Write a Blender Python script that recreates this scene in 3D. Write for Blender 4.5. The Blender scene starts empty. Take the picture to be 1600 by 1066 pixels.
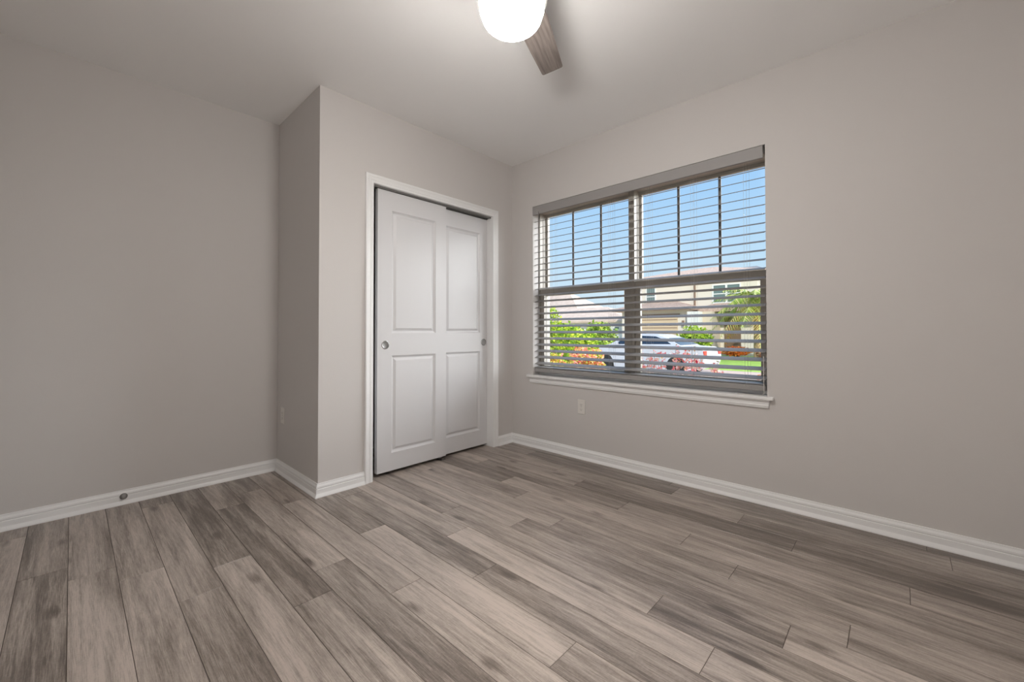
import bpy, bmesh, math, random
from mathutils import Vector, Matrix
sc = bpy.context.scene
PI = math.pi

# ------------------------------------------------------------------ camera
F_PX, CY_PX = 644.46, 509.1
cam_loc = Vector((-2.8863, -2.7013, 1.0499))
yaw, pitch, roll = 0.75266, 0.01413, -0.00079
fwd = Vector((math.cos(yaw)*math.cos(pitch), math.sin(yaw)*math.cos(pitch), math.sin(pitch)))
right = Vector((math.sin(yaw), -math.cos(yaw), 0)); up = right.cross(fwd)
r2 = math.cos(roll)*right + math.sin(roll)*up; u2 = -math.sin(roll)*right + math.cos(roll)*up
cam_d = bpy.data.cameras.new('camera'); cam = bpy.data.objects.new('camera', cam_d)
sc.collection.objects.link(cam); sc.camera = cam
M = Matrix((r2, u2, -fwd)).transposed().to_4x4(); M.translation = cam_loc; cam.matrix_world = M
cam_d.sensor_width = 36.0; cam_d.lens = F_PX/1600*36.0; cam_d.shift_y = (CY_PX-533)/1600
cam_d.clip_start = 0.02; cam_d.clip_end = 500

# ------------------------------------------------------------------ view, world, sun
sc.view_settings.view_transform = 'Standard'; sc.view_settings.look = 'None'
sc.view_settings.gamma = 1.0; sc.view_settings.use_curve_mapping = False
sc.view_settings.exposure = 0.0
sc.cycles.use_denoising = True
sc.cycles.max_bounces = 12; sc.cycles.diffuse_bounces = 8; sc.cycles.transparent_max_bounces = 16
sc.cycles.sample_clamp_indirect = 6.0

def lin(r, g, b):
    f = lambda c: (c/255/12.92 if c/255 <= .04045 else ((c/255+.055)/1.055)**2.4)
    return (f(r), f(g), f(b), 1)

w = bpy.data.worlds.new('sky'); sc.world = w; w.use_nodes = True
nt = w.node_tree; nt.nodes.clear()
tc = nt.nodes.new('ShaderNodeTexCoord'); sx = nt.nodes.new('ShaderNodeSeparateXYZ')
rp = nt.nodes.new('ShaderNodeValToRGB'); bg = nt.nodes.new('ShaderNodeBackground'); wo = nt.nodes.new('ShaderNodeOutputWorld')
nt.links.new(tc.outputs['Generated'], sx.inputs[0]); nt.links.new(sx.outputs['Z'], rp.inputs[0])
# unseen sky glow added right of the window's view to light the walls
glow_dir = Vector((math.cos(math.radians(-37)), math.sin(math.radians(-37)), .30)).normalized()
dt = nt.nodes.new('ShaderNodeVectorMath'); dt.operation = 'DOT_PRODUCT'; dt.inputs[1].default_value = glow_dir
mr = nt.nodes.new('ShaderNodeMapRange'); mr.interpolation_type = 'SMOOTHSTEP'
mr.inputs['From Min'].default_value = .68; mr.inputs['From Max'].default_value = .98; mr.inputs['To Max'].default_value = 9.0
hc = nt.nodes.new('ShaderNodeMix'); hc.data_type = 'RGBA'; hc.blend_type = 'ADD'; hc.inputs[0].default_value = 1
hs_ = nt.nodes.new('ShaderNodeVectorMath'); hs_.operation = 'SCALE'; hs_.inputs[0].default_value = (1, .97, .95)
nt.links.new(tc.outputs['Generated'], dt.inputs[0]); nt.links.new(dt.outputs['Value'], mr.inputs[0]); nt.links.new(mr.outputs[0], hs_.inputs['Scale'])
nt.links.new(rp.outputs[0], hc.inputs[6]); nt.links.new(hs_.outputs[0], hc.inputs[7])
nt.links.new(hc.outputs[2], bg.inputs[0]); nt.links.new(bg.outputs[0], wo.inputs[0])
cr = rp.color_ramp
cr.elements[0].position = 0.0; cr.elements[0].color = lin(222, 236, 243)
cr.elements[1].position = 1.0; cr.elements[1].color = lin(90, 150, 225)
for p_, c_ in ((.07, (217, 237, 250)), (.16, (199, 229, 252)), (.30, (172, 214, 254)), (.42, (150, 200, 252))):
    e = cr.elements.new(p_); e.color = lin(*c_)
bg.inputs['Strength'].default_value = 1.0

sun_d = bpy.data.lights.new('sun', 'SUN'); sun_d.energy = 3.2; sun_d.angle = .01; sun_d.color = (1, .95, .86)
sun = bpy.data.objects.new('sun', sun_d); sc.collection.objects.link(sun)
sun.rotation_euler = Vector((-.74, -.48, .62)).to_track_quat('Z', 'Y').to_euler(); sun.location = (-10, -12, 15)

H = 2.64

# ------------------------------------------------------------------ helpers
class MB:
    def __init__(s): s.v = []; s.f = []; s.c = []; s.sm = []
    def add(s, vs, fs, col=None, smooth=False):
        b = len(s.v); s.v += [tuple(v) for v in vs]
        for f in fs: s.f.append([b+i for i in f]); s.c.append(col); s.sm.append(smooth)
        return s
    def box(s, a, b, col=None):
        x0, y0, z0 = a; x1, y1, z1 = b
        x0, x1 = min(x0, x1), max(x0, x1); y0, y1 = min(y0, y1), max(y0, y1); z0, z1 = min(z0, z1), max(z0, z1)
        return s.add([(x0,y0,z0),(x1,y0,z0),(x1,y1,z0),(x0,y1,z0),(x0,y0,z1),(x1,y0,z1),(x1,y1,z1),(x0,y1,z1)],
              [(0,3,2,1),(4,5,6,7),(0,1,5,4),(1,2,6,5),(2,3,7,6),(3,0,4,7)], col)
    def tube(s, pts, r, n=8, cap=True, smooth=True):
        pts = [Vector(p) for p in pts]; rings = []
        rr = r if isinstance(r, (list, tuple)) else [r]*len(pts)
        ref = None
        for i, p in enumerate(pts):
            d = (pts[min(i+1, len(pts)-1)]-pts[max(i-1, 0)]).normalized()
            if ref is None: ref = Vector((0,0,1)) if abs(d.z) < .9 else Vector((1,0,0))
            a = (ref - d*ref.dot(d)).normalized(); ref = a; b = d.cross(a)
            rings.append([p + rr[i]*(math.cos(2*PI*k/n)*a + math.sin(2*PI*k/n)*b) for k in range(n)])
        vs = [v for rg in rings for v in rg]; fs = []
        for i in range(len(pts)-1):
            for k in range(n):
                k2 = (k+1) % n; fs.append((i*n+k, i*n+k2, (i+1)*n+k2, (i+1)*n+k))
        s.add(vs, fs, smooth=smooth)
        if cap:
            s.add(rings[0], [tuple(range(n))[::-1]]); s.add(rings[-1], [tuple(range(n))])
        return s
    def lathe(s, prof, origin=(0,0,0), axis='Z', n=48, smooth=True):
        o = Vector(origin); vs = []; fs = []
        for r, h in prof:
            for k in range(n):
                a = 2*PI*k/n; c, d = r*math.cos(a), r*math.sin(a)
                vs.append(o + (Vector((c, d, h)) if axis == 'Z' else Vector((c, -h, d)) if axis == '-Y' else Vector((-h, c, d))))
        for i in range(len(prof)-1):
            for k in range(n):
                k2 = (k+1) % n; fs.append((i*n+k, i*n+k2, (i+1)*n+k2, (i+1)*n+k))
        return s.add(vs, fs, smooth=smooth)
    def build(s, name, mat, parent=None, bevel=0, seg=2, kind=None):
        me = bpy.data.meshes.new(name); me.from_pydata(s.v, [], s.f); me.update()
        bm = bmesh.new(); bm.from_mesh(me)
        if not any(c is not None for c in s.c): bmesh.ops.remove_doubles(bm, verts=bm.verts, dist=1e-6)
        bmesh.ops.recalc_face_normals(bm, faces=bm.faces); bm.to_mesh(me); bm.free()
        if len(me.polygons) == len(s.sm): me.polygons.foreach_set('use_smooth', s.sm)
        elif any(s.sm): me.polygons.foreach_set('use_smooth', [True]*len(me.polygons))
        if any(c is not None for c in s.c):
            at = me.color_attributes.new('tint', 'FLOAT_COLOR', 'CORNER')
            k = 0; buf = []
            for poly in me.polygons:
                c = s.c[poly.index] or (1, 1, 1); buf += [c[0], c[1], c[2], 1]*poly.loop_total
            at.data.foreach_set('color', buf)
        o = bpy.data.objects.new(name, me); sc.collection.objects.link(o)
        for m in (mat if isinstance(mat, (list, tuple)) else [mat]): me.materials.append(m)
        if parent is not None: o.parent = parent
        if kind: o['kind'] = kind
        if bevel:
            md = o.modifiers.new('bevel', 'BEVEL'); md.width = bevel; md.segments = seg; md.limit_method = 'ANGLE'; md.angle_limit = .6
        if any(s.sm): smooth_by_angle(me)
        return o

def smooth_by_angle(me, ang=.7):
    bm = bmesh.new(); bm.from_mesh(me)
    for e in bm.edges:
        if len(e.link_faces) == 2 and e.calc_face_angle(0) > ang: e.smooth = False
    bm.to_mesh(me); bm.free()

def thing(name, label, cat, loc=(0,0,0), rz=0, group=None):
    o = bpy.data.objects.new(name, None); sc.collection.objects.link(o)
    o.location = loc; o.rotation_euler = (0, 0, rz); o.empty_display_size = .1
    return tag(o, label, cat, group)
def tag(o, label, cat, group=None, kind=None):
    o['label'] = label; o['category'] = cat
    if group: o['group'] = group
    if kind: o['kind'] = kind
    return o
def struct_root(name, loc=(0,0,0)):
    o = bpy.data.objects.new(name, None); sc.collection.objects.link(o); o.location = loc; o['kind'] = 'structure'; return o
def copy_tree(o, parent=None):
    c = o.copy(); sc.collection.objects.link(c); c.parent = parent
    for ch in list(o.children): copy_tree(ch, c)
    return c

def sweep(mb, path, prof, to3d, closed=False):
    """mitred sweep of an open profile [(offset to the right of travel, height)] along a 2-D path"""
    n = len(path); P = [Vector(p) for p in path]; rings = []
    for i in range(n):
        if closed: a, b = P[i]-P[i-1], P[(i+1) % n]-P[i]
        else:
            a = P[i]-P[i-1] if i else P[1]-P[0]; b = P[i+1]-P[i] if i < n-1 else a
        a = a.normalized(); b = b.normalized(); na = Vector((a.y, -a.x)); nb = Vector((b.y, -b.x))
        m = (na+nb); m = m/m.dot(na)
        rings.append([to3d(P[i]+m*o, h) for o, h in prof])
    k = len(prof); vs = [v for r in rings for v in r]; fs = []
    for i in range(n if closed else n-1):
        j = (i+1) % n
        for q in range(k-1): fs.append((i*k+q, i*k+q+1, j*k+q+1, j*k+q))
    mb.add(vs, fs)
    if not closed:
        mb.add(rings[0], [tuple(range(k))]); mb.add(rings[-1], [tuple(range(k))])
    return mb

# ------------------------------------------------------------------ materials
def mat(name, col=None, rough=.5, metal=0, spec=.5, bump=None, coat=0):
    m = bpy.data.materials.new(name); m.use_nodes = True
    n = m.node_tree; p = n.nodes['Principled BSDF']
    if col is not None: p.inputs['Base Color'].default_value = (*col[:3], 1)
    p.inputs['Roughness'].default_value = rough; p.inputs['Metallic'].default_value = metal
    p.inputs['Specular IOR Level'].default_value = spec
    if bump:
        sc_, st, dist = bump[:3]
        t = n.nodes.new('ShaderNodeTexCoord'); nz = n.nodes.new('ShaderNodeTexNoise'); b = n.nodes.new('ShaderNodeBump')
        nz.inputs['Scale'].default_value = sc_; nz.inputs['Detail'].default_value = 3
        b.inputs['Strength'].default_value = st; b.inputs['Distance'].default_value = dist
        n.links.new(t.outputs['Object'], nz.inputs['Vector']); n.links.new(nz.outputs[0], b.inputs['Height'])
        n.links.new(b.outputs[0], p.inputs['Normal'])
    return m
def noisy(name, c1, c2, scale, rough=.7, stretch=(1,1,1), bump=0, detail=4, spec=.4):
    m = mat(name, c1, rough, spec=spec); n = m.node_tree; p = n.nodes['Principled BSDF']
    t = n.nodes.new('ShaderNodeTexCoord'); mp = n.nodes.new('ShaderNodeMapping'); nz = n.nodes.new('ShaderNodeTexNoise'); r = n.nodes.new('ShaderNodeValToRGB')
    mp.inputs['Scale'].default_value = stretch; nz.inputs['Scale'].default_value = scale; nz.inputs['Detail'].default_value = detail
    r.color_ramp.elements[0].position = .35; r.color_ramp.elements[1].position = .65
    r.color_ramp.elements[0].color = (*c1[:3], 1); r.color_ramp.elements[1].color = (*c2[:3], 1)
    n.links.new(t.outputs['Object'], mp.inputs[0]); n.links.new(mp.outputs[0], nz.inputs['Vector'])
    n.links.new(nz.outputs[0], r.inputs[0]); n.links.new(r.outputs[0], p.inputs['Base Color'])
    if bump:
        b = n.nodes.new('ShaderNodeBump'); b.inputs['Strength'].default_value = bump; b.inputs['Distance'].default_value = .01
        n.links.new(nz.outputs[0], b.inputs['Height']); n.links.new(b.outputs[0], p.inputs['Normal'])
    return m

m_wall = mat('wall_paint', (.605, .585, .573), .62, spec=.35, bump=(150, .10, .003))
m_ceil = mat('ceiling_paint', (.88, .88, .88), .85, spec=.2, bump=(90, .06, .003))
m_trim = mat('trim_paint', (.82, .825, .83), .38, spec=.45)
m_door = mat('door_paint', (.66, .66, .675), .34, spec=.5, bump=(260, .035, .001))
m_blind = mat('blind_slat', (.27, .262, .258), .45, spec=.4)
m_valance = mat('blind_valance', (.31, .30, .295), .5, spec=.4)
m_cord = mat('blind_cord', (.62, .6, .57), .7)
m_vinyl = mat('window_vinyl', (.44, .415, .37), .4)
m_muntin = mat('muntin', (.16, .155, .15), .5)
m_chrome = mat('satin_nickel', (.38, .375, .37), .25, metal=1)
m_plate = mat('outlet_plastic', (.72, .70, .67), .35)
m_dark = mat('dark_slot', (.03, .028, .026), .6)
m_gasket = mat('closet_track', (.20, .195, .185), .5, metal=.5)
m_nickel = mat('fan_nickel', (.55, .54, .52), .35, metal=1)
m_rubber = mat('grey_rubber', (.30, .29, .28), .6)
m_stop = mat('door_stop_metal', (.30, .29, .28), .35, metal=1)

def glass_mat():
    m = bpy.data.materials.new('window_glass'); m.use_nodes = True; n = m.node_tree; n.nodes.clear()
    o = n.nodes.new('ShaderNodeOutputMaterial'); mx = n.nodes.new('ShaderNodeMixShader'); fr = n.nodes.new('ShaderNodeFresnel')
    t = n.nodes.new('ShaderNodeBsdfTransparent'); g = n.nodes.new('ShaderNodeBsdfGlossy'); g.inputs['Roughness'].default_value = .01
    t.inputs[0].default_value = (.97, .985, .985, 1); fr.inputs[0].default_value = 1.015
    n.links.new(fr.outputs[0], mx.inputs[0]); n.links.new(t.outputs[0], mx.inputs[1]); n.links.new(g.outputs[0], mx.inputs[2])
    n.links.new(mx.outputs[0], o.inputs[0]); return m
m_glass = glass_mat()

def floor_mat():
    m = mat('vinyl_plank', rough=.42, spec=.45); n = m.node_tree; p = n.nodes['Principled BSDF']; L = n.links.new
    N = n.nodes.new
    tone = N('ShaderNodeAttribute'); tone.attribute_name = 'tint'
    sep = N('ShaderNodeSeparateColor'); L(tone.outputs['Color'], sep.inputs[0])      # R tone, G seed, B warmth
    tc = N('ShaderNodeTexCoord')
    comb = N('ShaderNodeCombineXYZ'); sd = N('ShaderNodeMath'); sd.operation = 'MULTIPLY'; sd.inputs[1].default_value = 37.0
    L(sep.outputs[1], sd.inputs[0]); L(sd.outputs[0], comb.inputs[2]); L(sd.outputs[0], comb.inputs[1])
    add = N('ShaderNodeVectorMath'); add.operation = 'ADD'; L(tc.outputs['Object'], add.inputs[0]); L(comb.outputs[0], add.inputs[1])
    def noise(scale, stretch, detail, rough=.55, dist=0):
        mp = N('ShaderNodeMapping'); mp.inputs['Scale'].default_value = stretch; L(add.outputs[0], mp.inputs[0])
        z = N('ShaderNodeTexNoise'); z.inputs['Scale'].default_value = scale; z.inputs['Detail'].default_value = detail
        z.inputs['Roughness'].default_value = rough; z.inputs['Distortion'].default_value = dist; L(mp.outputs[0], z.inputs['Vector']); return z.outputs[0]
    broad = noise(4.0, (3.6, .36, 1), 2, .5, .3)       # cloudy stain running along the plank
    streak = noise(9, (5.0, .26, 1), 4, .62, .8)       # cathedral streaks
    fine = noise(60, (6.0, .26, 1), 3, .65)             # pores
    cross = noise(120, (1.2, 1.2, 1), 2)
    def mth(op, a, b):
        x = N('ShaderNodeMath'); x.operation = op
        for i, q in enumerate((a, b)):
            if isinstance(q, (int, float)): x.inputs[i].default_value = q
            else: L(q, x.inputs[i])
        return x.outputs[0]
    v = mth('MULTIPLY', mth('SUBTRACT', broad, .5), 1.25)
    v = mth('ADD', v, mth('MULTIPLY', mth('SUBTRACT', streak, .5), 1.35))
    v = mth('ADD', v, mth('MULTIPLY', mth('SUBTRACT', fine, .5), 1.15))
    v = mth('ADD', v, mth('MULTIPLY', mth('SUBTRACT', cross, .5), .30))
    v = mth('ADD', v, sep.outputs[0])
    # knots
    mpk = N('ShaderNodeMapping'); mpk.inputs['Scale'].default_value = (5.2, 1.9, 1); L(add.outputs[0], mpk.inputs[0])
    wn = N('ShaderNodeTexNoise'); wn.inputs['Scale'].default_value = 5; L(mpk.outputs[0], wn.inputs['Vector'])
    wv = N('ShaderNodeVectorMath'); wv.operation = 'SCALE'; wv.inputs['Scale'].default_value = .10; L(wn.outputs['Color'], wv.inputs[0])
    wa = N('ShaderNodeVectorMath'); wa.operation = 'ADD'; L(mpk.outputs[0], wa.inputs[0]); L(wv.outputs[0], wa.inputs[1])
    vo = N('ShaderNodeTexVoronoi'); vo.voronoi_dimensions = '2D'; vo.inputs['Scale'].default_value = 1.0; L(wa.outputs[0], vo.inputs['Vector'])
    kr = N('ShaderNodeMapRange'); kr.inputs['From Min'].default_value = .02; kr.inputs['From Max'].default_value = .13
    kr.inputs['To Min'].default_value = 1; kr.inputs['To Max'].default_value = 0; L(vo.outputs['Distance'], kr.inputs[0])
    gate = N('ShaderNodeSeparateColor'); L(vo.outputs['Color'], gate.inputs[0])
    gt = mth('GREATER_THAN', gate.outputs[0], .72)
    v = mth('SUBTRACT', v, mth('MULTIPLY', mth('MULTIPLY', kr.outputs[0], gt), .50))
    r = N('ShaderNodeValToRGB'); L(v, r.inputs[0]); e = r.color_ramp.elements
    e[0].position = .0; e[0].color = (.120, .098, .084, 1); e[1].position = 1; e[1].color = (.50, .43, .385, 1)
    for ps, c in ((.28, (.205, .172, .149, 1)), (.5, (.295, .252, .222, 1)), (.75, (.395, .342, .303, 1))):
        q = e.new(ps); q.color = c
    L(r.outputs[0], p.inputs['Base Color'])
    rr = mth('ADD', mth('MULTIPLY', fine, .10), .28); L(rr, p.inputs['Roughness'])
    b = N('ShaderNodeBump'); b.inputs['Strength'].default_value = .12; b.inputs['Distance'].default_value = .002
    L(fine, b.inputs['Height']); L(b.outputs[0], p.inputs['Normal'])
    return m
m_floor = floor_mat()
m_gap = mat('plank_gap', (.075, .06, .05), .7)
m_plainfloor = mat('hall_floor', (.36, .32, .29), .45)

def tint_mat(name, rough=.55, trans=.0):
    m = mat(name, rough=rough, spec=.25); n = m.node_tree
    a = n.nodes.new('ShaderNodeAttribute'); a.attribute_name = 'tint'
    n.links.new(a.outputs['Color'], n.nodes['Principled BSDF'].inputs['Base Color'])
    return m
m_leaf = tint_mat('leaf'); m_stem = mat('stem', (.16, .10, .06), .8)

# ------------------------------------------------------------------ room shell
XL, YR = -3.40, -3.30            # unseen side and rear walls
YB, XC = 0.764, -1.808           # back-left wall, closet corner
WY0, WY1, WZ0, WZ1 = -2.117, -0.262, 0.655, 2.195   # window opening
DX0, DX1, DZ = -1.437, -0.262, 2.100                # closet opening

# floor: every plank a bevel-edged tile, all in one mesh
PW, PL, X0 = .1473, 1.245, -.0885
offs = {-1:-.3,0:-1.62,1:-2.046,2:-1.073,3:-1.48,4:-.66,5:-2.165,6:-1.321,7:-1.165,8:-2.008,9:-1.0,10:-1.366,11:-.65,12:-1.206,13:-.825,14:-1.01,15:-.47,16:-.655,17:-.297,18:-.138,19:.009,20:.581,21:-.4,22:-.9}
tones = {(-1,-3):.2,(-1,-2):.15,(-1,-1):.15,(-1,0):.25,(0,-2):.35,(0,-1):.42,(0,0):.2,(0,1):.35,(1,-1):.3,(1,0):.55,(1,1):.5,
 (2,-2):.2,(2,-1):.25,(2,0):.5,(3,-2):.5,(3,-1):.55,(3,0):.32,(3,1):.75,(4,-2):.58,(4,-1):.62,(4,0):.25,(5,-1):.5,(5,0):.52,(5,1):.5,
 (6,-2):.5,(6,-1):.5,(6,0):.62,(7,-2):.62,(7,-1):.38,(7,0):.68,(8,-1):.36,(8,0):.55,(8,1):.42,(9,-2):.65,(9,-1):.82,(9,0):.65,
 (10,-1):.42,(10,0):.38,(10,1):.4,(11,-2):.62,(11,-1):.78,(11,0):.3,(12,-1):.6,(12,0):.68,(12,1):.5,(13,-1):.38,(13,0):.6,(13,1):.35,
 (14,-1):.5,(14,0):.25,(14,1):.45,(15,-1):.75,(15,0):.25,(16,-1):.35,(16,0):.6,(16,1):.3,(17,-1):.68,(17,0):.62,(18,-1):.62,(18,0):.55,
 (19,-1):.32,(19,0):.42,(20,-1):.7,(20,0):.4}
rnd = random.Random(4)
fm = MB(); g = .0009
for k in sorted(offs):
    xb = X0-PW*k; xa = xb-PW
    if k == -1: xb = 0.0; xa = -.0885
    o = offs[k]
    for n_ in range(-4, 3):
        a, b = o+n_*PL, o+(n_+1)*PL
        a, b = max(a, YR), min(b, YB)
        if b-a < .02: continue
        t = tones.get((k, n_), rnd.uniform(.3, .7)); sd = rnd.random()
        x0, x1 = max(xa, XL)+g, xb-g; y0, y1 = a+g, b-g; bz = .0012
        if x1-x0 < .01: continue
        c = (.53+(t-.5)*.95, sd, 0)
        fm.add([(x0,y0,-bz),(x1,y0,-bz),(x1,y1,-bz),(x0,y1,-bz),(x0+bz,y0+bz,0),(x1-bz,y0+bz,0),(x1-bz,y1-bz,0),(x0+bz,y1-bz,0)],
               [(4,5,6,7),(0,1,5,4),(1,2,6,5),(2,3,7,6),(3,0,4,7)], c)
nf = len(fm.f)
fm.add([(XL,YR,-.0014),(0,YR,-.0014),(0,YB,-.0014),(XL,YB,-.0014),(XL,YR,-.12),(0,YR,-.12),(0,YB,-.12),(XL,YB,-.12)],
       [(0,1,2,3),(7,6,5,4),(0,4,5,1),(1,5,6,2),(2,6,7,3),(3,7,4,0)], (.1, 0, 0))
fl = fm.build('floor', [m_floor, m_gap], kind='structure')
for p_ in fl.data.polygons:
    if p_.index >= nf: p_.material_index = 1

MB().box((XL-.2, YR-.2, H), (.30, YB+.2, H+.15)).build('ceiling', m_ceil, kind='structure')
MB().box((XL-.15, YB, -.12), (.25, YB+.15, H)).build('wall_left', m_wall, kind='structure')
MB().box((XC, .12, -.01), (XC+.11, YB, H)).build('wall_closet_side', m_wall, kind='structure')
wf = MB()
wf.box((XC, 0, -.01), (DX0-.015, .12, H)); wf.box((DX1+.015, 0, -.01), (0, .12, H)); wf.box((DX0-.015, 0, DZ+.015), (DX1+.015, .12, H))
wf.build('wall_closet', m_wall, kind='structure')
ww = MB()
ww.box((0, YR-.15, -.35), (.25, WY0, H)); ww.box((0, WY1, -.35), (.25, YB, H))
ww.box((0, WY0, -.35), (.25, WY1, WZ0-.012)); ww.box((0, WY0, WZ1), (.25, WY1, H))
ww.build('wall_window', m_wall, kind='structure')
MB().box((XL, YR-.12, -.12), (0, YR, H)).build('wall_rear', m_wall, kind='structure')
ws = MB(); DYA, DYB = -3.15, -2.30     # doorway placed left of the picture to let in the hall fill light
ws.box((XL-.12, YR-.12, -.12), (XL, DYA, H)); ws.box((XL-.12, DYB, -.12), (XL, YB, H)); ws.box((XL-.12, DYA, 2.06), (XL, DYB, H))
ws.build('wall_side', m_wall, kind='structure')
# unseen hallway added beyond the doorway to hold the fill light
hw = MB()
hw.box((-4.92, -3.9, -.12), (-4.80, -1.0, H)); hw.box((-4.92, -4.02, -.12), (XL-.12, -3.9, H)); hw.box((-4.92, -1.0, -.12), (XL-.12, -.88, H)); hw.box((XL-.12, -4.02, -.12), (XL, YR-.12, H))
hw.build('wall_hallway', m_wall, kind='structure')
MB().box((-4.80, -3.9, -.12), (XL, -1.0, -.002)).build('floor_hallway', m_plainfloor, kind='structure')
MB().box((-4.92, -4.02, H), (XL-.2, -.88, H+.15)).box((XL-.2, -4.02, H), (XL, YR-.2, H+.15)).build('ceiling_hallway', m_ceil, kind='structure')

# baseboards
bprof = [(0,0),(.025,0),(.0245,.006),(.019,.017),(.0155,.023),(.0150,.030),(.0145,.050),(.0115,.0525),(.0115,.0555),(.0140,.058),(.0130,.067),(.0080,.077),(.0065,.085),(0,.085)]
to_floor = lambda p, h: (p.x, p.y, h)
sweep(MB(), [(XL,YB),(XC,YB),(XC,0),(-1.4985,0)], bprof, to_floor).build('baseboard_left', m_trim, kind='structure')
sweep(MB(), [(-.2005,0),(0,0),(0,YR)], bprof, to_floor).build('baseboard_right', m_trim, kind='structure')

# closet casing and jamb
cas = MB()
cprof = [(-.0, 0), (-.0, .009), (-.004, .0115), (-.018, .0125), (-.021, .0145), (-.024, .0125), (-.040, .0150), (-.046, .0175), (-.056, .0185), (-.061, .0150), (-.061, 0)]
sweep(cas, [(DX0, 0), (DX0, DZ), (DX1, DZ), (DX1, 0)], cprof, lambda p, h: (p.x, -h, p.y))
cas.box((DX0-.015, .0005, 0), (DX0, .12, DZ)); cas.box((DX1, .0005, 0), (DX1+.015, .12, DZ)); cas.box((DX0-.015, .0005, DZ), (DX1+.015, .12, DZ+.015))
cas.build('trim_1', m_trim, kind='structure')

# ------------------------------------------------------------------ closet doors
def closet_door(name, x0, x1, y, z0, z1, px0, px1, pull_x):
    r = struct_root(name, ((x0+x1)/2, y+.0175, 0))
    cx, cy = (x0+x1)/2, y+.0175
    pans = [(px0, px1, 1.038, 1.945), (px0, px1, .158, .872)]
    mb = MB(); T = .0345
    X = lambda v: v-cx; Y = lambda v: v-cy
    za, zb, zc, zd = .158, .872, 1.038, 1.945
    for a, b in (((x0, z0), (px0, z1)), ((px1, z0), (x1, z1)), ((px0, z0), (px1, za)), ((px0, zb), (px1, zc)), ((px0, zd), (px1, z1))):
        mb.box((X(a[0]), Y(y), a[1]), (X(b[0]), Y(y+T), b[1]))
    for (a, b, c, d) in pans:
        path = [(X(a), c), (X(b), c), (X(b), d), (X(a), d)][::-1]
        pr = [(0, 0), (.001, .0025), (.013, .0120), (.018, .0128), (.021, .0120), (.036, .0036), (.038, .0028)]
        sweep(mb, path, pr, lambda p, h: (p.x, Y(y)+h, p.y), closed=True)
        i = .038
        mb.add([(X(a)+i, Y(y)+.0028, c+i), (X(b)-i, Y(y)+.0028, c+i), (X(b)-i, Y(y)+.0028, d-i), (X(a)+i, Y(y)+.0028, d-i)], [(0, 1, 2, 3)])
        mb.add([(X(a), Y(y)+.02, c), (X(b), Y(y)+.02, c), (X(b), Y(y)+.02, d), (X(a), Y(y)+.02, d)], [(0, 1, 2, 3)])
    mb.build('door_slab', m_door, r)
    pu = MB().lathe([(.031, -.0005), (.031, .0018), (.0290, .0030), (.0262, .0028), (.0248, .0010), (.020, .0004), (0.0001, .0003)], (X(pull_x), Y(y), .953), '-Y', 40)
    pu.build('flush_pull', m_chrome, r)
    return r
closet_door('door_1', -1.385, -.768, .030, .028, 2.086, -1.270, -.874, -1.322)
closet_door('door_2', -.853, -.236-.026-.002, .074, .022, 2.084, -.742, -.348, -.305)
tk = MB(); tk.box((DX0, .020, DZ-.006), (DX1, .118, DZ-.0005)); tk.box((DX0, .067, DZ-.013), (DX1, .071, DZ-.006)); tk.box((DX0, .020, DZ-.012), (DX1, .023, DZ-.006))
tk.build('trim_2', m_gasket, kind='structure')
gd = thing('door_guide', 'small grey metal floor guide bracket under the overlap of the sliding closet doors', 'door guide', (-.80, .07, 0))
MB().box((-.022, -.050, 0), (.022, .045, .003)).build('base_plate', m_stop, gd)
MB().box((-.018, -.048, .003), (.018, -.044, .020)).build('guide_fin', m_stop, gd)
MB().box((-.018, -.0042, .003), (.018, .0005, .020)).build('guide_fin', m_stop, gd)

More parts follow.
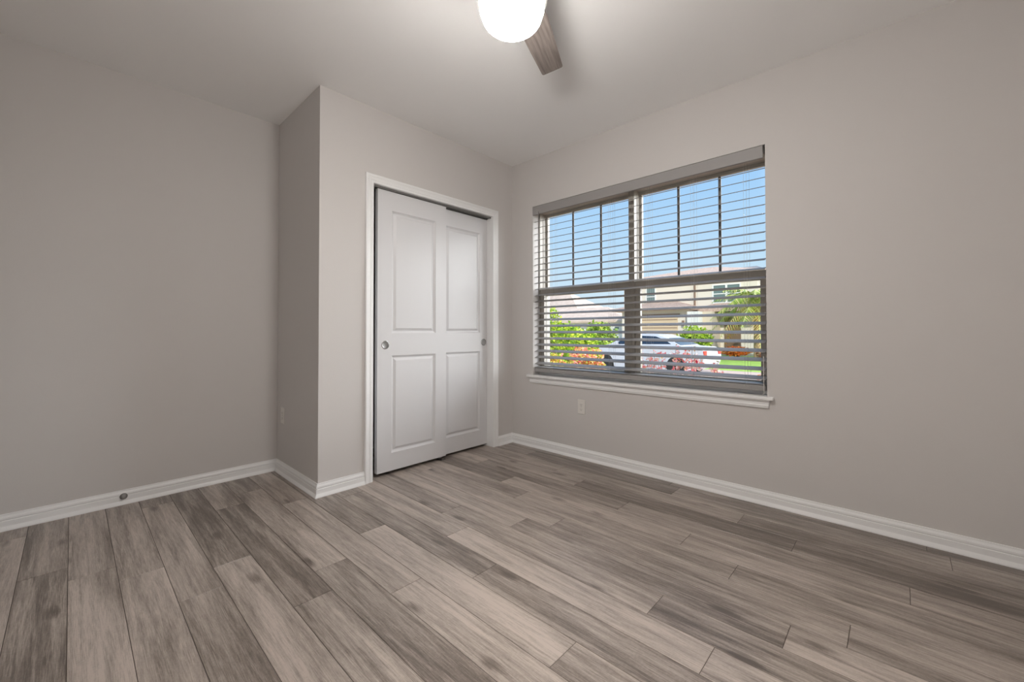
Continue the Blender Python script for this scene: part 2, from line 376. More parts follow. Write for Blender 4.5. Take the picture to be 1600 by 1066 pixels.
# ------------------------------------------------------------------ window
win = struct_root('window_1', (.125, -1.19, WZ0))
wx, wy, wz = .125, -1.19, WZ0
def wbox(mb, a, b): return mb.box((a[0]-wx, a[1]-wy, a[2]-wz), (b[0]-wx, b[1]-wy, b[2]-wz))
def rectframe(mb, x0, x1, y0, y1, z0, z1, w_, wb=None, wt=None):
    wb = wb or w_; wt = wt or w_
    wbox(mb, (x0, y0, z0), (x1, y0+w_, z1)); wbox(mb, (x0, y1-w_, z0), (x1, y1, z1))
    wbox(mb, (x0, y0+w_, z0), (x1, y1-w_, z0+wb)); wbox(mb, (x0, y0+w_, z1-wt), (x1, y1-w_, z1))
units = [(WY0+.001, -1.1915, .008, .022), (-1.1885, WY1-.001, .022, .008)]
for (ya, yb, fa, fb) in units:
    fr = MB()
    wbox(fr, (.090, ya, WZ0+.002), (.215, ya+fa, WZ1-.002)); wbox(fr, (.090, yb-fb, WZ0+.002), (.215, yb, WZ1-.002))
    wbox(fr, (.090, ya+fa, WZ0+.002), (.215, yb-fb, WZ0+.032)); wbox(fr, (.090, ya+fa, WZ1-.042), (.215, yb-fb, WZ1-.002))
    for q in (.138, .178):   # jamb ridges
        wbox(fr, (q, ya+fa, WZ0+.032), (q+.004, ya+fa+.004, WZ1-.042)); wbox(fr, (q, yb-fb-.004, WZ0+.032), (q+.004, yb-fb, WZ1-.042))
    fr.build('window_frame', m_vinyl, win)
    a, b = ya+fa+.001, yb-fb-.001
    us = MB(); rectframe(us, .183, .208, a, b, 1.385, WZ1-.043, .018, .045, .024); u_o = us.build('upper_sash', m_vinyl, win)
    ls = MB(); rectframe(ls, .098, .123, a, b, WZ0+.033, 1.440, .042, .050, .045); l_o = ls.build('lower_sash', m_vinyl, win)
    gy0, gy1 = a+.018, b-.018
    gp = MB(); wbox(gp, (.194, gy0, 1.43), (.197, gy1, WZ1-.067)); gp.build('glass_pane', m_glass, u_o)
    gp = MB(); wbox(gp, (.110, a+.042, WZ0+.083), (.113, b-.042, 1.395)); gp.build('glass_pane', m_glass, l_o)
    for t in (1/3, 2/3):
        my = gy0+(gy1-gy0)*t; mu = MB(); wbox(mu, (.187, my-.009, 1.43), (.193, my+.009, WZ1-.067)); mu.build('muntin', m_muntin, u_o)
mk = MB(); wbox(mk, (.092, -1.1914, WZ0+.002), (.213, -1.1886, WZ1-.002)); mk.build('mullion', m_vinyl, win)

# stool and apron
st = MB()
st.box((-.030, -2.152, WZ0-.020), (0, -.203, WZ0)); st.box((0, WY0+.001, WZ0-.0115), (.0895, WY1-.001, WZ0))
st.box((.084, WY0+.001, WZ0), (.0895, WY1-.001, WZ0+.031)); st.build('trim_3', m_trim, kind='structure', bevel=.004)  # added white upstand stands in for the brightly lit frame sill
ap = MB()
ap_prof = [(0, WZ0-.021), (.019, WZ0-.021), (.019, WZ0-.028), (.013, WZ0-.036), (.012, WZ0-.050), (.014, WZ0-.055), (.012, WZ0-.060), (.010, WZ0-.070), (0, WZ0-.072)]
ya, yb = -2.130, -.226
vs = []; 
for y, s_ in ((yb, -1), (ya, 1)):
    for d, z in ap_prof: vs.append((-d, y + s_*(.019-d)*.8 if d > 0 else y, z))
n_ = len(ap_prof); ap.add(vs, [(i, i+1, n_+i+1, n_+i) for i in range(n_-1)]+[tuple(range(n_))[::-1], tuple(range(n_, 2*n_)), (0, n_, 2*n_-1, n_-1)])
ap.build('trim_4', m_trim, kind='structure')

# ------------------------------------------------------------------ blinds
bl = thing('window_blind', 'grey wood-look horizontal slat blind, lowered with open slats in the window', 'window blind', (.04, -1.19, WZ0))
bx, by, bz_ = .04, -1.19, WZ0
def B(mb, a, b): return mb.box((a[0]-bx, a[1]-by, a[2]-bz_), (b[0]-bx, b[1]-by, b[2]-bz_))
SY0, SY1 = -2.108, -.271
v_ = MB()
vp = [(-.006, 2.116), (.004, 2.112), (.006, 2.116), (.006, 2.190), (-.006, 2.190)]
vs = [(x-bx, y-by, z-bz_) for y in (-2.1055, -.2635) for x, z in vp]; n_ = len(vp)
v_.add(vs, [tuple(range(n_)), tuple(range(n_, 2*n_))[::-1]]+[(i, (i+1) % n_, n_+(i+1) % n_, n_+i) for i in range(n_)])
v_.build('valance', m_valance, bl)
hr = MB(); B(hr, (.012, SY0, 2.143), (.070, SY1, 2.190)); hr.build('headrail', m_valance, bl)
TILT = math.radians(17.5)
def slat_mb(z, y0=SY0, y1=SY1, tilt=TILT):
    mb = MB(); W, T = .0635, .0030; pr = []
    for u, h in ((0, 0), (.0012, .0013), (W*.25, .0021), (W*.5, .0024), (W*.75, .0021), (W-.0012, .0013), (W, 0), (W-.0012, -.0013), (W*.75, -.0008), (W*.5, -.0005), (W*.25, -.0008), (.0012, -.0013)):
        pr.append((.010+u*math.cos(tilt)-h*math.sin(tilt), z+u*math.sin(tilt)+h*1.25*math.cos(tilt)))
    n = len(pr); vs = [(x-bx, y-by, zz-bz_) for y in (y0, y1) for x, zz in pr]
    mb.add(vs, [tuple(range(n)), tuple(range(n, 2*n))[::-1]]+[(i, (i+1) % n, n+(i+1) % n, n+i) for i in range(n)])
    return mb
s0 = slat_mb(2.052).build('slat', m_blind, bl)
for i in range(1, 24):
    c = s0.copy(); sc.collection.objects.link(c); c.parent = bl; c.location.z = -.0565*i
slat_mb(.7235, tilt=math.radians(6)).build('slat', m_blind, bl)
br = MB(); B(br, (.010, SY0, .683), (.070, SY1, .7185)); br.build('bottom_rail', m_valance, bl, bevel=.004)
for ly in (-.470, -1.047, -1.359, -1.679, -2.004):
    lc = MB()
    for dy in (-.008, .008):
        lc.tube([(.0065-bx, ly+dy-by, 2.143-bz_), (.0065-bx, ly+dy-by, .70-bz_)], .0006, 5)
        lc.tube([(.0745-bx, ly+dy-by, 2.143-bz_), (.0745-bx, ly+dy-by, .70-bz_)], .0006, 5)
    for i in range(24):
        z = 2.052-.0565*i-.002
        lc.tube([(.0065-bx, ly+.006-by, z-bz_), (.0745-bx, ly+.006-by, z+.0635*math.sin(TILT)-bz_)], .0006, 4)
    lc.build('ladder_cord', m_cord, bl)
wd = MB(); wd.tube([(-.010-bx, -.335-by, 2.135-bz_), (-.010-bx, -.335-by, 1.25-bz_)], .0035, 8)
wo_ = wd.build('tilt_wand', m_blind, bl)
MB().tube([(-.010-bx, -.335-by, 1.25-bz_), (-.010-bx, -.335-by, 1.21-bz_)], [.0045, .0055], 10).build('wand_tip', m_blind, wo_)
cp = [(-.002, -2.100, .90), (-.002, -2.100, .72), (-.004, -2.098, .668), (-.008, -2.07, .6585), (-.002, -2.02, .6575), (.003, -1.97, .6575), (-.006, -1.955, .6575), (-.014, -1.99, .6575), (-.016, -2.04, .6575), (-.010, -2.085, .6585)]
pts = []
for i in range(len(cp)-1):
    p0, p1, p2, p3 = [Vector(cp[min(max(j, 0), len(cp)-1)]) for j in (i-1, i, i+1, i+2)]
    for q in range(6):
        t = q/6; pts.append(.5*((2*p1)+(p2-p0)*t+(2*p0-5*p1+4*p2-p3)*t*t+(3*p1-p0-3*p2+p3)*t**3))
pts = [(p.x-bx, p.y-by, p.z-bz_) for p in pts]
MB().tube(pts, .0018, 6).build('lift_cord', m_cord, bl)

# ------------------------------------------------------------------ outlets and door stop
def outlet(loc, rz, label):
    t = thing('electrical_outlet', label, 'electrical outlet', loc, rz)
    # local: plate in the y-z plane, facing -x
    pl = MB().box((-.0055, -.036, -.059), (0, .036, .059)).build('cover_plate', m_plate, t, bevel=.003)
    for z in (-.0195, .0195):
        rc = MB().box((-.0075, -.0165, z-.0135), (-.0050, .0165, z+.0135)).build('receptacle', m_plate, t, bevel=.0022)
        sl = MB().box((-.0079, -.0075, z-.004), (-.0074, -.0055, z+.006)).box((-.0079, .0055, z-.004), (-.0074, .0075, z+.005)).box((-.0079, -.0022, z-.0105), (-.0074, .0022, z-.0065))
        sl.build('slot', m_dark, rc)
    MB().lathe([(.0028, .0050), (.0028, .0066), (.0001, .0070)], (0, 0, 0), '-X', 12).build('screw', m_chrome, t)
    return t
outlet((0, -.785, .4275), 0, 'white duplex electrical outlet on the window wall below the window sill')
outlet((XC, .632, .430), 0, 'electrical outlet on the narrow closet side wall near the back corner')
ds = thing('door_stop', 'small round metal door stop screwed to the baseboard of the left wall', 'door stop', (-2.660, .750, .049))
MB().lathe([(.0185, -.0005), (.0185, .003), (.016, .006), (.012, .0075), (.008, .0085), (.008, .014), (.0001, .014)], (0, 0, 0), '-Y', 28).build('base', m_stop, ds)
MB().lathe([(.0085, .0135), (.0095, .015), (.0095, .020), (.007, .022), (.0001, .0225)], (0, 0, 0), '-Y', 24).build('rubber_tip', m_rubber, ds)

# ------------------------------------------------------------------ ceiling fan
FX, FY = -1.715, -1.605
fan = thing('ceiling_fan', 'ceiling fan with grey wood-grain blades and a lit frosted glass bowl', 'ceiling fan', (FX, FY, H))
m_blade = noisy('fan_blade_wood', (.13, .108, .097), (.22, .19, .172), 9, .5, (.6, 9, 9), detail=6)
def zc(z): return z-H
MB().lathe([(.001, zc(H)-.0005), (.070, zc(H)-.0005), (.072, zc(2.60)), (.055, zc(2.575)), (.020, zc(2.565)), (.020, zc(2.53)), (.001, zc(2.53))]).build('canopy', m_nickel, fan)
MB().lathe([(.001, zc(2.535)), (.080, zc(2.535)), (.105, zc(2.52)), (.128, zc(2.50)), (.135, zc(2.455)), (.135, zc(2.42)), (.130, zc(2.40)), (.001, zc(2.40))]).build('motor_housing', m_nickel, fan)
MB().lathe([(.001, zc(2.40)), (.134, zc(2.40)), (.138, zc(2.394)), (.138, zc(2.345)), (.129, zc(2.343))]).build('light_fitter', m_nickel, fan)
m_globe = bpy.data.materials.new('lit_frosted_glass'); m_globe.use_nodes = True
gn = m_globe.node_tree; gn.nodes.clear(); go = gn.nodes.new('ShaderNodeOutputMaterial'); ge = gn.nodes.new('ShaderNodeEmission')
ge.inputs[0].default_value = (1, .955, .905, 1); ge.inputs[1].default_value = 112; gn.links.new(ge.outputs[0], go.inputs[0])
gp_ = [(.125, zc(2.385)), (.1275, zc(2.350)), (.1275, zc(2.318)), (.1265, zc(2.311)), (.1205, zc(2.306)), (.1195, zc(2.295))]
for i in range(1, 13):
    a = i/12*PI/2; gp_.append((max(.1195*math.cos(a), .0005), zc(2.295-.066*math.sin(a))))
MB().lathe(gp_, n=64).build('glass_bowl', m_globe, fan)
def blade(ang):
    mb = MB(); pit = math.radians(-12); R0, R1 = .135, .66
    outl = [(R0, -.050), (.20, -.066), (.28, -.070), (.45, -.0655), (.645, -.0585), (.656, -.056), (R1, -.050), (R1+.001, 0), (R1, .050), (.656, .056), (.645, .0585), (.45, .0655), (.28, .070), (.20, .066), (R0, .050)]
    ca, sa = math.cos(ang), math.sin(ang)
    def P(r, t, h):
        tt = t*math.cos(pit)-h*math.sin(pit); zz = t*math.sin(pit)+h*math.cos(pit)
        return (r*ca-tt*sa, r*sa+tt*ca, zc(2.47)+zz)
    n = len(outl); vs = [P(r, t, -.003) for r, t in outl]+[P(r, t, .003) for r, t in outl]
    mb.add(vs, [tuple(range(n))[::-1], tuple(range(n, 2*n))]+[(i, (i+1) % n, n+(i+1) % n, n+i) for i in range(n)])
    return mb
b0 = blade(0).build('blade', m_blade, fan)
brk = MB().box((.09, -.022, zc(2.462)), (.20, .022, zc(2.467))).build('blade_bracket', m_nickel, b0)
BANG = math.radians(23.5)
b0.rotation_euler.z = BANG
for k in (1, 2):
    c = copy_tree(b0, fan); c.rotation_euler.z = BANG+k*2*PI/3

# unseen fill lamp added in the hallway to brighten the room
hl = thing('hallway_fill_light', 'unseen fill light added in the hallway beyond the side doorway', 'fill light', (-4.15, -2.75, H))
m_hl = bpy.data.materials.new('hall_fill_glass'); m_hl.use_nodes = True
hn = m_hl.node_tree; hn.nodes.clear(); ho = hn.nodes.new('ShaderNodeOutputMaterial'); he = hn.nodes.new('ShaderNodeEmission')
he.inputs[0].default_value = (1, .96, .90, 1); he.inputs[1].default_value = 300; hn.links.new(he.outputs[0], ho.inputs[0])
MB().lathe([(.17, -.0005), (.17, -.03), (.14, -.07), (.08, -.09), (.001, -.095)]).build('glass_dome', m_hl, hl)
MB().lathe([(.20, -.0005), (.20, -.02), (.17, -.025)]).build('rim', m_nickel, hl)

# ================================================================== outdoors
GZ = -.35
m_pave = noisy('paver', (.52, .38, .31), (.60, .46, .38), 6, .85)
m_road = noisy('street', (.52, .38, .31), (.60, .46, .39), 9, .9)
m_grass = noisy('grass', (.26, .42, .06), (.38, .55, .09), 3, .9)
m_mulch = noisy('mulch', (.30, .17, .10), (.42, .26, .16), 14, .95)
m_far = noisy('far_ground', (.42, .42, .26), (.5, .47, .30), 1, .95)
def gslab(name, x0, x1, y0, y1, z0, z1, m): return MB().box((x0, y0, z0), (x1, y1, z1)).build(name, m, kind='structure')
gslab('ground_far', 13.2, 120, -60, 120, GZ-.5, GZ-.02, m_far)
gslab('ground_bed', .25, 5.2, -30, 60, GZ-.5, GZ, m_mulch)
gslab('ground_street', 5.2, 13.2, -30, 60, GZ-.5, GZ-.005, m_road)
gslab('ground_lawn', 13.2, 23.2, -25, 6.2, GZ-.018, GZ, m_grass)
gslab('ground_driveway', 13.2, 23.6, 6.3, 12.2, GZ-.018, GZ, m_pave)

m_stucco = mat('stucco_beige', (.78, .71, .60), .9)
m_stucco2 = mat('stucco_tan', (.72, .60, .46), .9)
m_white_st = mat('stucco_white', (.86, .83, .78), .9)
m_tile = noisy('roof_tile', (.50, .34, .26), (.66, .48, .38), 3.5, .85, (1, 3, 1))
m_tile2 = noisy('roof_tile_tan', (.64, .48, .38), (.74, .58, .47), 2.5, .85)
m_groof = mat('roof_shingle_grey', (.27, .27, .28), .85)
m_garage = mat('garage_door_tan', (.70, .54, .36), .7)
m_brown = mat('brown_trim', (.28, .18, .12), .7)
m_hglass = mat('house_glass', (.16, .22, .21), .15)
m_wt = mat('white_trim', (.85, .84, .80), .6)
m_doorb = mat('entry_door_brown', (.20, .13, .08), .6)

def hip(x0, x1, y0, y1, z0, zr, inset):
    """hip roof, ridge along y"""
    xm = (x0+x1)/2
    return MB().add([(x0,y0,z0),(x1,y0,z0),(x1,y1,z0),(x0,y1,z0),(xm,y0+inset,zr),(xm,y1-inset,zr),(x0,y0,z0-.18),(x1,y0,z0-.18),(x1,y1,z0-.18),(x0,y1,z0-.18)],
        [(3,0,4,5),(0,1,4),(1,2,5,4),(2,3,5),(0,3,9,6),(1,0,6,7),(2,1,7,8),(3,2,8,9),(6,9,8,7)])
def hwin(parent, x, y0, y1, z0, z1, mull=0):
    f = MB(); w_ = .09
    f.box((x-.05, y0-w_, z0-w_), (x+.02, y0, z1+w_)).box((x-.05, y1, z0-w_), (x+.02, y1+w_, z1+w_)).box((x-.05, y0, z0-w_), (x+.02, y1, z0)).box((x-.05, y0, z1), (x+.02, y1, z1+w_))
    zm = (z0+z1)/2; f.box((x-.04, y0, zm-.03), (x+.02, y1, zm+.03))
    if mull: ym = (y0+y1)/2; f.box((x-.05, ym-.06, z0), (x+.02, ym+.06, z1))
    fo = f.build('window', m_wt, parent)
    MB().box((x-.01, y0, z0), (x+.015, y1, z1)).build('pane', m_hglass, fo)
hs = thing('house', 'two-storey beige house with tan garage door across the street', 'house', (0, 0, 0))
HX = 26.0
MB().box((HX, 3.6, GZ-.1), (HX+9, 12.6, 4.75)).build('wall', m_stucco, hs)
MB().box((24.0, 7.0, GZ-.1), (HX+.2, 11.7, 2.62)).build('garage_wall', m_stucco, hs)
hip(HX-.5, HX+9.5, 3.1, 13.1, 4.85, 5.95, 4.3).build('roof', m_tile, hs)
hip(23.5, HX+2.6, 6.7, 12.3, 2.62, 3.20, 2.0).build('garage_roof', m_tile, hs)
gdr = MB().box((23.93, 7.75, GZ), (24.02, 11.05, 1.98)).build('garage_door', m_garage, hs)
gm = MB()
for z in (.18, .72, 1.26, 1.80): gm.box((23.915, 7.75, z), (23.93, 11.05, z+.05))
gm.build('door_rib', m_brown, gdr)
MB().box((23.90, 7.60, 2.02), (24.02, 11.2, 2.20)).build('lintel', m_brown, hs)
MB().box((23.6, 6.30, GZ), (24.6, 7.0, 2.30)).build('column', m_white_st, hs)
MB().box((24.3, 5.75, GZ), (HX, 6.30, 2.30)).build('entry_wall', m_stucco2, hs)
MB().box((HX-.06, 4.55, GZ), (HX+.02, 5.50, 1.95)).build('entry_door', m_doorb, hs)
MB().box((25.0, 3.5, 2.30), (HX+.1, 7.0, 2.46)).build('porch_beam', m_stucco2, hs)
hip(24.8, HX+2.0, 3.2, 7.0, 2.48, 3.05, 1.3).build('porch_roof', m_tile, hs)
MB().box((HX-.08, 7.30, 2.7), (HX, 7.40, 4.75)).build('downspout', m_brown, hs)
hwin(hs, HX, 4.60, 6.15, 2.95, 4.05, 1)
hwin(hs, HX, 10.15, 10.75, 2.95, 4.20)
lp = MB().box((23.82, 7.28, 1.42), (23.90, 7.42, 1.75)); lp.build('coach_lamp', m_brown, hs)
h2 = thing('house', 'low house with a wide tan tile roof behind the green shrubs', 'house', (0, 0, 0))
MB().box((30.5, 15.0, GZ-.1), (38, 34, 2.0)).build('wall', m_white_st, h2)
hip(29.8, 38.8, 14.4, 35, 2.05, 3.55, 4.5).build('roof', m_tile2, h2)
MB().box((30.2, 14.95, GZ-.1), (30.5, 18.0, 2.0)).build('garage_wall', m_white_st, h2)
hwin(h2, 30.2, 15.3, 15.7, 1.25, 1.7)
h3 = thing('house', 'house with a steep tan roof rising at the far left of the view', 'house', (0, 0, 0))
MB().box((42, 28, GZ-.1), (50, 44, 3.9)).build('wall', m_stucco2, h3)
hip(41.4, 50.6, 27.2, 45, 3.9, 6.6, 4.5).build('roof', m_tile2, h3)
h4 = thing('house', 'distant house with a grey shingle roof past the two-storey house', 'house', (0, 0, 0))
MB().box((46, 5.5, GZ-.1), (54, 15, 6.4)).build('wall', m_stucco, h4)
hip(45.2, 54.8, 4.7, 15.8, 6.45, 8.45, 4.2).build('roof', m_groof, h4)
h5 = thing('house', 'pale stucco house wall at the right edge of the window view', 'house', (0, 0, 0))
MB().box((27, -10, GZ-.1), (36, 2.5, 4.3)).build('wall', m_white_st, h5)
hip(26.4, 36.6, -10.5, 2.8, 4.35, 5.6, 4.2).build('roof', m_tile2, h5)

# ---- parked car
def car():
    t = thing('car', 'white sedan parked across the street, half hidden by pink flowers', 'car', (10.8, 3.58, GZ))
    t.scale = (.96, .96, .96)
    m_body = mat('car_white', (.60, .62, .67), .25, spec=.6); m_cg = mat('car_glass', (.03, .045, .07), .1); m_ty = mat('tyre', (.03, .03, .03), .85); m_rim = mat('alloy', (.6, .6, .62), .3, metal=1)
    # side profile (y forward, z), lofted over width with tumblehome
    prof = [(-2.10,.42),(-2.14,.62),(-2.10,.86),(-1.95,.94),(-1.45,.97),(-.95,1.22),(-.55,1.35),(.10,1.38),(.55,1.30),(1.15,1.00),(1.65,.90),(1.98,.78),(2.10,.60),(2.08,.36),(1.85,.24)]
    # wheel arches cut into the sill line
    def arch(yc, r=.36):
        return [(yc+r*math.cos(a), .22+r*math.sin(a)) for a in [PI*i/8 for i in range(9)]]
    low = [(1.72, .22)]+arch(1.32)[0:]+[(0.9, .20), (-.85, .20)]+arch(-1.28)+[(-1.72, .22), (-2.0, .26)]
    loop = prof+low; n = len(loop)
    def half(z): return .86 if z < .95 else .86-.24*(z-.95)/.43
    mb = MB(); vs = []
    for s_ in (-1, 1):
        for y, z in loop: vs.append((s_*half(z), y, z))
    fs = [(i, (i+1) % n, n+(i+1) % n, n+i) for i in range(n)]
    mb.add(vs, fs); mb.add([vs[i] for i in range(n)], [tuple(range(n))]); mb.add([vs[n+i] for i in range(n)], [tuple(range(n))[::-1]])
    o = mb.build('body', m_body, t)
    for s_ in (-1, 1):
        for q in ([(.10,1.02),(1.02,1.00),(.50,1.24),(.10,1.31)], [(-.02,1.02),(-.02,1.31),(-.52,1.29),(-.85,1.18),(-1.10,1.04)]):
            g_ = MB(); a = [(s_*(half(z)+.006), y, z) for y, z in q]; b = [(s_*(half(z)-.02), y, z) for y, z in q]; k = len(q)
            g_.add(a+b, [tuple(range(k)), tuple(range(k, 2*k))[::-1]]+[(i, (i+1) % k, k+(i+1) % k, k+i) for i in range(k)]); g_.build('side_window', m_cg, t)
    for (y0, z0, y1, z1), nm in (((1.10, 1.03, .58, 1.30), 'windshield'), ((-1.38, 1.005, -.97, 1.225), 'rear_window')):
        g_ = MB(); d = .012
        a = [(-half(z0)+.10, y0, z0+d), (half(z0)-.10, y0, z0+d), (half(z1)-.08, y1, z1+d), (-half(z1)+.08, y1, z1+d)]
        g_.add(a+[(x, y, z-.03) for x, y, z in a], [(0,1,2,3),(7,6,5,4),(0,4,5,1),(1,5,6,2),(2,6,7,3),(3,7,4,0)]); g_.build(nm, m_cg, t)
    for yc in (1.32, -1.28):
        for s_ in (-1, 1):
            wh = MB().lathe([(.18, 0), (.30, 0), (.325, .03), (.325, .17), (.30, .20), (.001, .20)], (s_*.88 if s_ < 0 else .68, yc, .325), '-X', 28)
            # lathe about -X runs from the given x towards -x; shift so it sits inside the arch
            wo2 = wh.build('wheel', m_ty, t); wo2.location.x = .19 if s_ < 0 else .19
            rm = MB().lathe([(.185, -.0), (.185, .012), (.12, .02), (.04, .012), (.001, .012)], (-.70 if s_ < 0 else .865, yc, .325), '-X', 20)
            r_ = rm.build('rim', m_rim, wo2); r_.location.x = -.19+ (.19 if s_ < 0 else 0)
    MB().box((-.55, 2.06, .34), (.55, 2.12, .52)).build('grille', m_ty, t)
    for s_ in (-1, 1):
        MB().box((s_*.60, 1.96, .62), (s_*.84, 2.08, .74)).build('headlight', m_rim, t)
        MB().box((s_*.58, -2.14, .70), (s_*.83, -2.06, .84)).build('tail_light', mat('tail_red', (.5, .03, .02), .3), t)
        MB().box((s_*.86, .78, .98), (s_*1.0, .92, 1.08)).build('side_mirror', m_body, t)
car()

# ---- planting
def leaves(mb, rg, n, cen, rad, cols, size, shell=.35, asp=.45):
    for _ in range(n):
        while True:
            d = Vector((rg.uniform(-1,1), rg.uniform(-1,1), rg.uniform(-1,1)))
            if .1 < d.length < 1: break
        l = d.length; q = (shell+(1-shell)*l)/l
        d2 = d*q; lump = 1+.12*math.sin(7*d.x/l+3*d.y/l)+.10*math.sin(9*d.z/l+5*d.x/l)
        p = Vector(cen)+Vector((d2.x*rad[0], d2.y*rad[1], d2.z*rad[2]))*lump
        s = size*rg.uniform(.6, 1.3)
        a = Vector((rg.gauss(0,1), rg.gauss(0,1), rg.gauss(0,.6)+.3)).normalized(); b = a.orthogonal().normalized()
        b = (Matrix.Rotation(rg.uniform(0, 6.28), 3, a) @ b); c_ = rg.choice(cols)
        f = rg.uniform(.8, 1.2); c_ = tuple(min(1, x*f) for x in c_)
        nrm = a.cross(b)*s*.12
        mb.add([p-a*s, p-b*s*asp+nrm, p+a*s, p+b*s*asp+nrm], [(0, 1, 2, 3)], c_)
GRN = [(.42,.60,.05), (.60,.72,.07), (.26,.44,.04), (.70,.74,.10), (.16,.30,.03)]
DKG = [(.28,.44,.06), (.40,.54,.08), (.18,.30,.04), (.52,.58,.10)]
YEL = [(.85,.72,.12), (.80,.60,.08), (.62,.66,.10), (.90,.55,.14), (.35,.50,.06)]
PNK = [(.90,.30,.20), (.92,.42,.32), (.85,.20,.16), (.95,.55,.35), (.90,.62,.20), (.45,.50,.08)]
def shrub(name, label, cat, loc, hgt, rad, cols, n, size, seed, group=None, blobs=5):
    rg = random.Random(seed); t = thing(name, label, cat, loc, 0, group)
    f = MB()
    leaves(f, rg, int(n*.6), (0, 0, hgt*.55), (rad, rad, hgt*.45), cols, size)
    for _ in range(blobs):
        a = rg.uniform(0, 6.28); r_ = rad*rg.uniform(.3, .7)
        leaves(f, rg, int(n*.4/blobs), (r_*math.cos(a), r_*math.sin(a), hgt*rg.uniform(.45, .85)), (rad*.45, rad*.45, hgt*.22), cols, size)
    f.build('foliage', m_leaf, t)
    s_ = MB()
    for k in range(6):
        a = k*1.05+rg.random(); r_ = rad*.5
        s_.tube([(.03*math.cos(a), .03*math.sin(a), -.02), (r_*.5*math.cos(a), r_*.5*math.sin(a), hgt*.35), (r_*math.cos(a), r_*math.sin(a), hgt*.75)], [.02, .014, .006], 6)
    s_.build('stem', m_stem, t)
    return t
shrub('green_shrub', 'tall yellow-green shrub at the far left of the window view', 'shrub', (4.9, 3.50, GZ), 1.95, .42, GRN, 2600, .055, 1)
shrub('green_shrub', 'bushy light green shrub in the middle of the green shrub row', 'shrub', (5.2, 2.60, GZ), 1.42, .38, GRN, 2400, .055, 2)
shrub('green_shrub', 'darker green shrub standing just behind the hood of the white car', 'shrub', (14.2, 7.55, GZ), 1.80, .78, DKG, 2200, .10, 3)
shrub('green_shrub', 'yellow-green shrub filling the gap behind the tall left shrub', 'shrub', (6.5, 4.25, GZ), 1.60, .60, GRN, 2200, .06, 7)
shrub('green_shrub', 'olive green shrub across the street behind the middle shrub', 'shrub', (14.2, 9.6, GZ), 1.75, .90, GRN+DKG, 2200, .10, 8)
shrub('croton_shrub', 'yellow and orange croton shrub left in the lower window view', 'shrub', (3.3, 2.24, GZ), .98, .38, YEL+PNK[:1], 2000, .04, 4)
shrub('croton_shrub', 'red and pink croton shrub in front of the light green shrub', 'shrub', (3.55, 1.45, GZ), 1.12, .34, PNK+YEL[:1], 2000, .04, 5)
shrub('croton_shrub', 'low golden croton shrub beside the front wheel of the car', 'shrub', (2.85, 1.02, GZ), .74, .17, YEL+PNK[3:], 1300, .035, 6)
shrub('croton_shrub', 'pink croton shrub between the yellow and the red crotons', 'shrub', (4.1, 1.95, GZ), 1.10, .24, PNK, 1500, .045, 9)
def stems(label, loc, hgt, seed, cols, nst=6):
    rg = random.Random(seed); t = thing('flowering_plant', label, 'plant', loc); s_ = MB(); f = MB()
    for k in range(nst):
        a = rg.uniform(0, 6.28); r_ = rg.uniform(.02, .10); h = hgt*rg.uniform(.75, 1)
        tip = (r_*math.cos(a), r_*math.sin(a), h)
        s_.tube([(0, 0, -.02), (tip[0]*.4, tip[1]*.4, h*.5), tip], [.006, .004, .002], 5)
        for q in range(11):
            z = h*(.35+.65*q/10); u_ = z/h
            leaves(f, rg, 5, (tip[0]*u_, tip[1]*u_, z), (.05, .05, .035), cols, .028)
    s_.build('stem', m_stem, t); f.build('flower', m_leaf, t, kind='stuff')
PK = [(.98,.55,.50), (.95,.38,.36), (.98,.70,.60), (.92,.28,.26), (.75,.55,.30)]
stems('pink flowering plant just right of the window mullion', (2.15, -.32, GZ), 1.20, 11, PK, 6)
stems('pink flowering plant second to the right of the mullion, over the car door', (2.0, -.52, GZ), 1.14, 12, PK, 6)
stems('pink flowering plant in front of the car rear door', (2.3, -.72, GZ), 1.22, 13, PK, 6)
stems('pink flowering plant in front of the car rear wheel', (2.15, -.93, GZ), 1.20, 17, PK, 6)
stems('single-stemmed plant with a bright red bloom at the rear of the car', (1.75, -1.10, GZ), 1.22, 14, [(.80,.04,.10), (.9,.2,.2)], 1)
stems('short pink plant at the right end of the flower row', (2.2, -1.14, GZ), 1.05, 15, PK, 5)
stems('lone low orange flower at the lower right corner of the window', (2.0, -1.62, GZ), .92, 16, [(.95,.35,.12), (.95,.5,.2)], 4)
shrub('garage_bush', 'rounded lime green bush in front of the garage door', 'bush', (21.9, 5.95, GZ), 1.70, .95, [(.42,.58,.06), (.55,.66,.10), (.28,.42,.05)], 1500, .13, 21)
shrub('flowering_bush', 'bright orange flowering bush on the lawn before the entry', 'bush', (22.0, 3.8, GZ), .55, .66, [(.95,.28,.06), (.95,.36,.10), (.85,.22,.08)], 900, .10, 22)
shrub('flowering_bush', 'dull red bush on the lawn under the palm', 'bush', (20.2, 2.0, GZ), .50, .42, [(.55,.22,.14), (.45,.28,.16), (.6,.35,.2)], 600, .10, 23)
shrub('flowering_bush', 'small yellow-green bush left of the orange flowering bush', 'bush', (20.6, 4.75, GZ), .48, .38, [(.55,.50,.10), (.35,.42,.08), (.80,.45,.2)], 500, .09, 24)
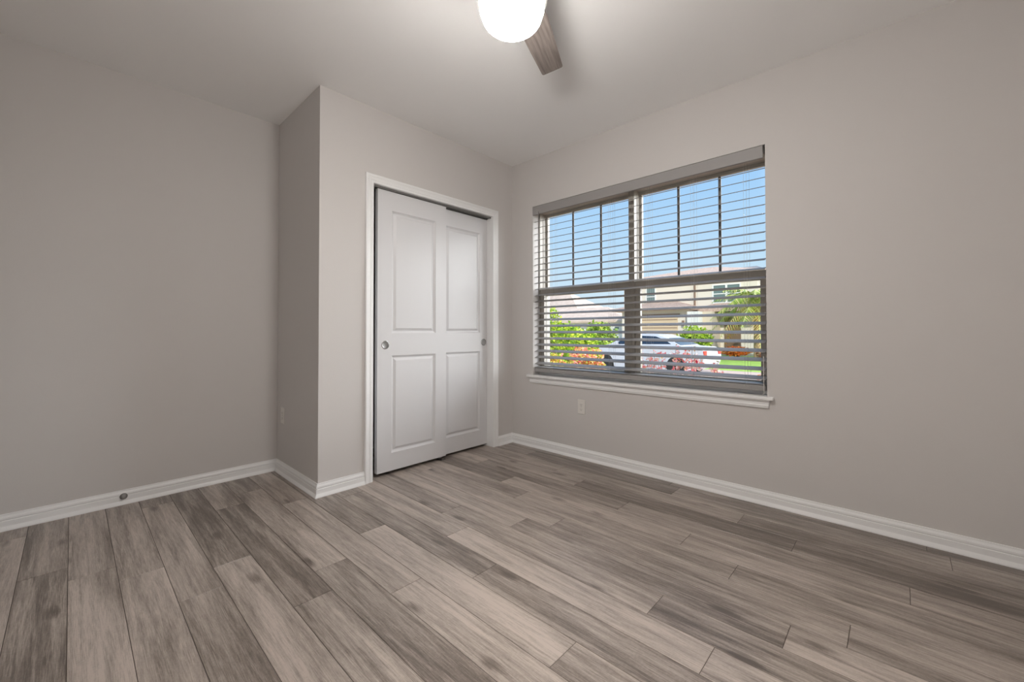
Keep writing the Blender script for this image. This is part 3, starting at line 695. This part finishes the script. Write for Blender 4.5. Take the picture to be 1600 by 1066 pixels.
def palm(loc, hgt, R, seed, label):
    rg = random.Random(seed); t = thing('palm_tree', label, 'palm tree', loc)
    MB().tube([(0, 0, -.05), (.03, .02, hgt*.5), (0, 0, hgt)], [.17, .14, .12], 10).build('trunk', mat('palm_trunk', (.45, .30, .17), .9), t)
    for k in range(26):
        a = k*2.399; el = .95-1.5*k/26; mb = MB(); pts = []
        for i in range(13):
            u_ = i/12; r_ = R*u_*math.cos(el*(1-u_*.3)); z = hgt+R*u_*math.sin(el)-R*.62*u_*u_
            pts.append(Vector((r_*math.cos(a), r_*math.sin(a), z)))
        cols = [(.38,.48,.08), (.52,.56,.12), (.62,.60,.20), (.26,.36,.06)]
        if k > 19: cols = [(.62,.40,.14), (.70,.50,.2), (.5,.45,.15)]
        for i in range(1, 12):
            for sub in (0, .5):
                p = pts[i].lerp(pts[i+1], sub); d = (pts[i+1]-pts[i]).normalized(); sd = d.cross(Vector((0,0,1))).normalized()
                L_ = R*.34*math.sin(PI*min(.95, (i+sub)/13+.12))+.05
                for s_ in (-1, 1):
                    tip = p+sd*s_*L_*.75+d*L_*.5-Vector((0, 0, L_*rg.uniform(.3, .6))); c_ = rg.choice(cols)
                    w2 = d*.045
                    mb.add([p-w2, p+w2, tip], [(0, 1, 2)], c_)
        for i in range(12):
            w2 = (pts[i+1]-pts[i]).normalized().cross(Vector((0,0,1))).normalized()*.018
            mb.add([pts[i]-w2, pts[i]+w2, pts[i+1]+w2, pts[i+1]-w2], [(0,1,2,3)], (.6,.6,.22))
        mb.build('frond', m_leaf, t)
palm((21.0, 2.55, GZ), 3.05, 2.3, 31, 'palm tree with drooping yellow-green fronds at the right of the window view')
palm((12.0, 8.6, GZ), 2.2, 1.2, 33, 'small palm beyond the green shrubs') if False else None
def tree(loc, hgt, rad, seed, label, cols):
    rg = random.Random(seed); t = thing('tree', label, 'tree', loc)
    f = MB(); leaves(f, rg, 1500, (0, 0, hgt-rad*.8), (rad, rad, rad*.8), cols, rad*.09); f.build('crown', m_leaf, t)
    MB().tube([(0, 0, -.05), (0, 0, hgt*.6), (.2, .1, hgt-rad)], [.2, .14, .08], 8).build('trunk', m_stem, t)
DK = [(.14,.24,.06), (.22,.32,.09), (.10,.17,.05)]
tree((60, 12.6, GZ), 8.7, 2.2, 41, 'dark distant tree showing above the roof right of centre', DK)
tree((60, 26.5, GZ), 7.7, 2.0, 42, 'dark distant tree just above the meeting rail near the mullion', DK)
